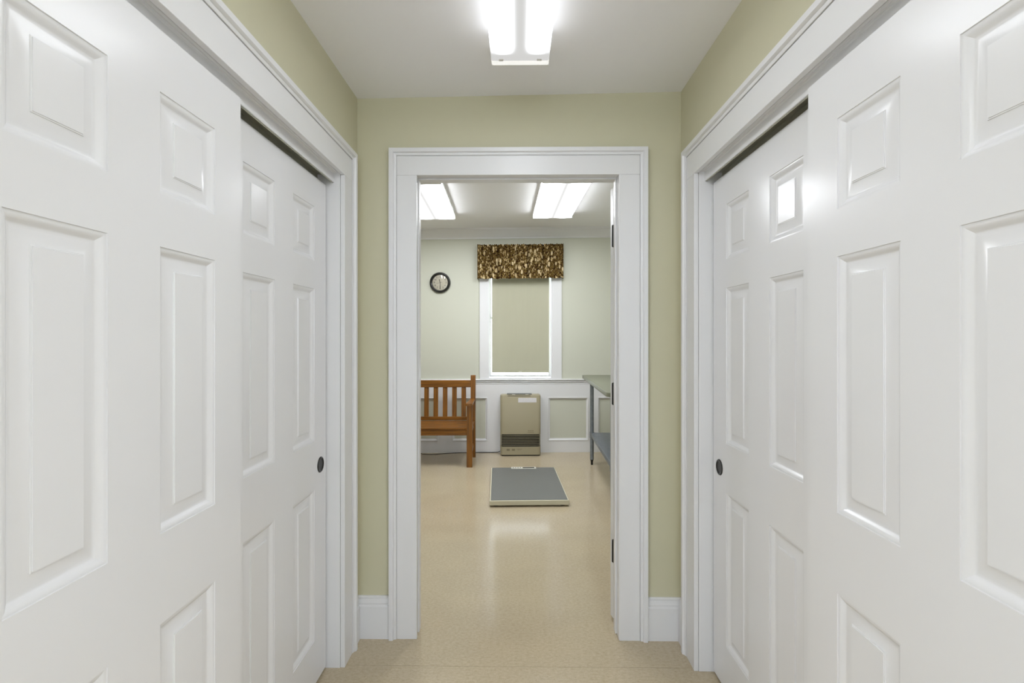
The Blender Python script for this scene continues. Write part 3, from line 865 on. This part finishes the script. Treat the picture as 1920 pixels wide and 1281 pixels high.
for x, l in ((-0.048, 0.010), (-0.035, 0.018), (-0.014, 0.014), (0.003, 0.014)): box(bm, x, x + l, -0.2055, -0.2048, 0.078, 0.083)
for x, l in ((-0.036, 0.022), (-0.011, 0.014)): box(bm, x, x + l, -0.2055, -0.2048, 0.069, 0.073)
obj('printed_words', bm, M['print'], t)

# cord along the wall and plug
def cord(bm, pts, r, seg=8, sub=8):
    P = [Vector(p) for p in pts]
    out = []
    for i in range(len(P) - 1):
        p0 = P[max(i - 1, 0)]; p1 = P[i]; p2 = P[i + 1]; p3 = P[min(i + 2, len(P) - 1)]
        for k in range(sub):
            s = k / sub
            out.append(0.5 * ((2 * p1) + (-p0 + p2) * s + (2 * p0 - 5 * p1 + 4 * p2 - p3) * s * s + (-p0 + 3 * p1 - 3 * p2 + p3) * s ** 3))
    out.append(P[-1])
    prev = None
    for i, p in enumerate(out):
        d = (out[min(i + 1, len(out) - 1)] - out[max(i - 1, 0)]).normalized()
        q = d.to_track_quat('Z', 'Y')
        ring = [bm.verts.new(p + q @ Vector((r * math.cos(2 * PI * k / seg), r * math.sin(2 * PI * k / seg), 0))) for k in range(seg)]
        if prev:
            for k in range(seg): bm.faces.new((prev[k], prev[(k + 1) % seg], ring[(k + 1) % seg], ring[k]))
        else: bm.faces.new(ring)
        prev = ring
    bm.faces.new(prev)
t = tag(fempty('power_cord', -0.7, -0.05), 'thin black power cord lying along the wall base behind the bench', 'cord')
bm = B()
cord(bm, [(x + 0.7, y + 0.05, z) for x, y, z in ((-0.19, -0.035, 0.05), (-0.235, -0.034, 0.012), (-0.30, -0.033, 0.005), (-0.42, -0.030, 0.005), (-0.60, -0.034, 0.005), (-0.80, -0.060, 0.005), (-0.98, -0.105, 0.005), (-1.08, -0.105, 0.005), (-1.16, -0.060, 0.006), (-1.215, -0.045, 0.06), (-1.215, -0.050, 0.25), (-1.208, -0.058, 0.40), (-1.205, -0.060, 0.430))], 0.0036)
obj('cable', bm, M['black'], t, smooth=True)
bm = B(); box(bm, -1.222 + 0.7, -1.184 + 0.7, -0.072 + 0.05, -0.034 + 0.05, 0.428, 0.476, 0.004); pl = obj('plug', bm, M['black'], t)
t = tag(fempty('wall_outlet', -1.2, -0.004, 0.452), 'white wall outlet behind the bench with a black plug in it', 'outlet')
bm = B(); box(bm, -0.035, 0.035, -0.008, 0.0, -0.057, 0.057, 0.002); obj('cover_plate', bm, M['plate'], t)
bm = B(); box(bm, -0.017, 0.017, -0.0105, -0.007, -0.045, -0.010, 0.001); box(bm, -0.017, 0.017, -0.0105, -0.007, 0.010, 0.045, 0.001); obj('receptacle', bm, M['plate'], t)

# ---------------------------------------------------------------- floor scale
t = tag(fempty('floor_scale', 0.0195, -1.428, 0, 0.008), 'low rectangular floor scale with dark grey mat and cream rim', 'floor scale')
sw, sl = 0.322, 0.522
bm = B()
box(bm, -sw, sw, -sl, sl, 0.012, 0.050, 0.003)
obj('base', bm, M['scalerim'], t)
bm = B(); box(bm, -sw + 0.009, sw - 0.009, -sl + 0.014, sl - 0.010, 0.048, 0.053, 0.002)
obj('rubber_mat', bm, M['mat'], t)
bm = B(); box(bm, -0.120, 0.128, sl - 0.068, sl - 0.004, 0.052, 0.057, 0.002); dp = obj('display_panel', bm, M['plate'], t)
bm = B(); box(bm, -0.006, 0.112, sl - 0.056, sl - 0.022, 0.0565, 0.0580); obj('screen', bm, M['screen'], dp)
for i in range(4):
    bm = B(); lathe(bm, [(0.006, 0), (0.006, 0.0015), (0, 0.0015)], (-0.100 + i * 0.024, sl - 0.038, 0.057), 'Z', 16); obj('button', bm, M['screen'], dp)
for sx in (-1, 1):
    for sy in (-1, 1):
        bm = B(); lathe(bm, [(0, 0), (0.026, 0), (0.026, 0.013), (0, 0.013)], (sx * (sw - 0.05), sy * (sl - 0.05), 0), 'Z', 20); obj('foot', bm, M['black'], t)

# ---------------------------------------------------------------- steel table
t = tag(fempty('steel_table', 0.699, -0.377, 0, math.radians(-3.1)), 'stainless steel work table with grey undershelf at the right of the doorway', 'table')
TW, TL, TZ = 0.61, 1.83, 0.950
def rounded_slab(bm, x0, x1, y0, y1, z0, z1, r, n=5):
    P = []
    for cx, cy, a0 in ((x1 - r, y1 - r, 0), (x0 + r, y1 - r, PI / 2), (x0 + r, y0 + r, PI), (x1 - r, y0 + r, 1.5 * PI)):
        for i in range(n + 1):
            a = a0 + PI / 2 * i / n; P.append((cx + r * math.cos(a), cy + r * math.sin(a)))
    L = []
    for z, ins in ((z0, 0.0), (z1 - 0.004, 0.0), (z1 - 0.0012, 0.0012), (z1, 0.004)):
        L.append([bm.verts.new((x + ins * (1 if x < (x0 + x1) / 2 else -1), y + ins * (1 if y < (y0 + y1) / 2 else -1), z)) for x, y in P])
    m_ = len(P)
    for a, b in zip(L, L[1:]):
        for i in range(m_): bm.faces.new((a[i], a[(i + 1) % m_], b[(i + 1) % m_], b[i]))
    bm.faces.new(L[-1]); bm.faces.new(L[0])
bm = B(); rounded_slab(bm, 0, TW, -TL, 0, TZ - 0.034, TZ, 0.045)
o = obj('tabletop', bm, M['steel'], t); autosmooth(o, 40)
for x in (0.083, TW - 0.083):
    for y in (-0.232, -TL + 0.232):
        bm = B(); tube(bm, (x, y, 0.058), (x, y, TZ - 0.034), 0.0205, seg=24)
        lg = obj('leg', bm, M['galv'], t); autosmooth(lg)
        bm = B(); lathe(bm, [(0, 0), (0.009, 0), (0.011, 0.006), (0.012, 0.040), (0.016, 0.050), (0.0205, 0.060), (0, 0.060)], (x, y, 0), 'Z', 20)
        f = obj('foot', bm, M['black'], lg); autosmooth(f)
        bm = B(); tube(bm, (x, y, 0.290), (x, y, 0.352), 0.0245, seg=24); c = obj('collar', bm, M['galv'], lg); autosmooth(c)
bm = B(); rounded_slab(bm, 0.072, TW - 0.072, -TL + 0.21, -0.222, 0.308, 0.345, 0.012, 3)
o = obj('undershelf', bm, M['galv'], t); autosmooth(o, 40)
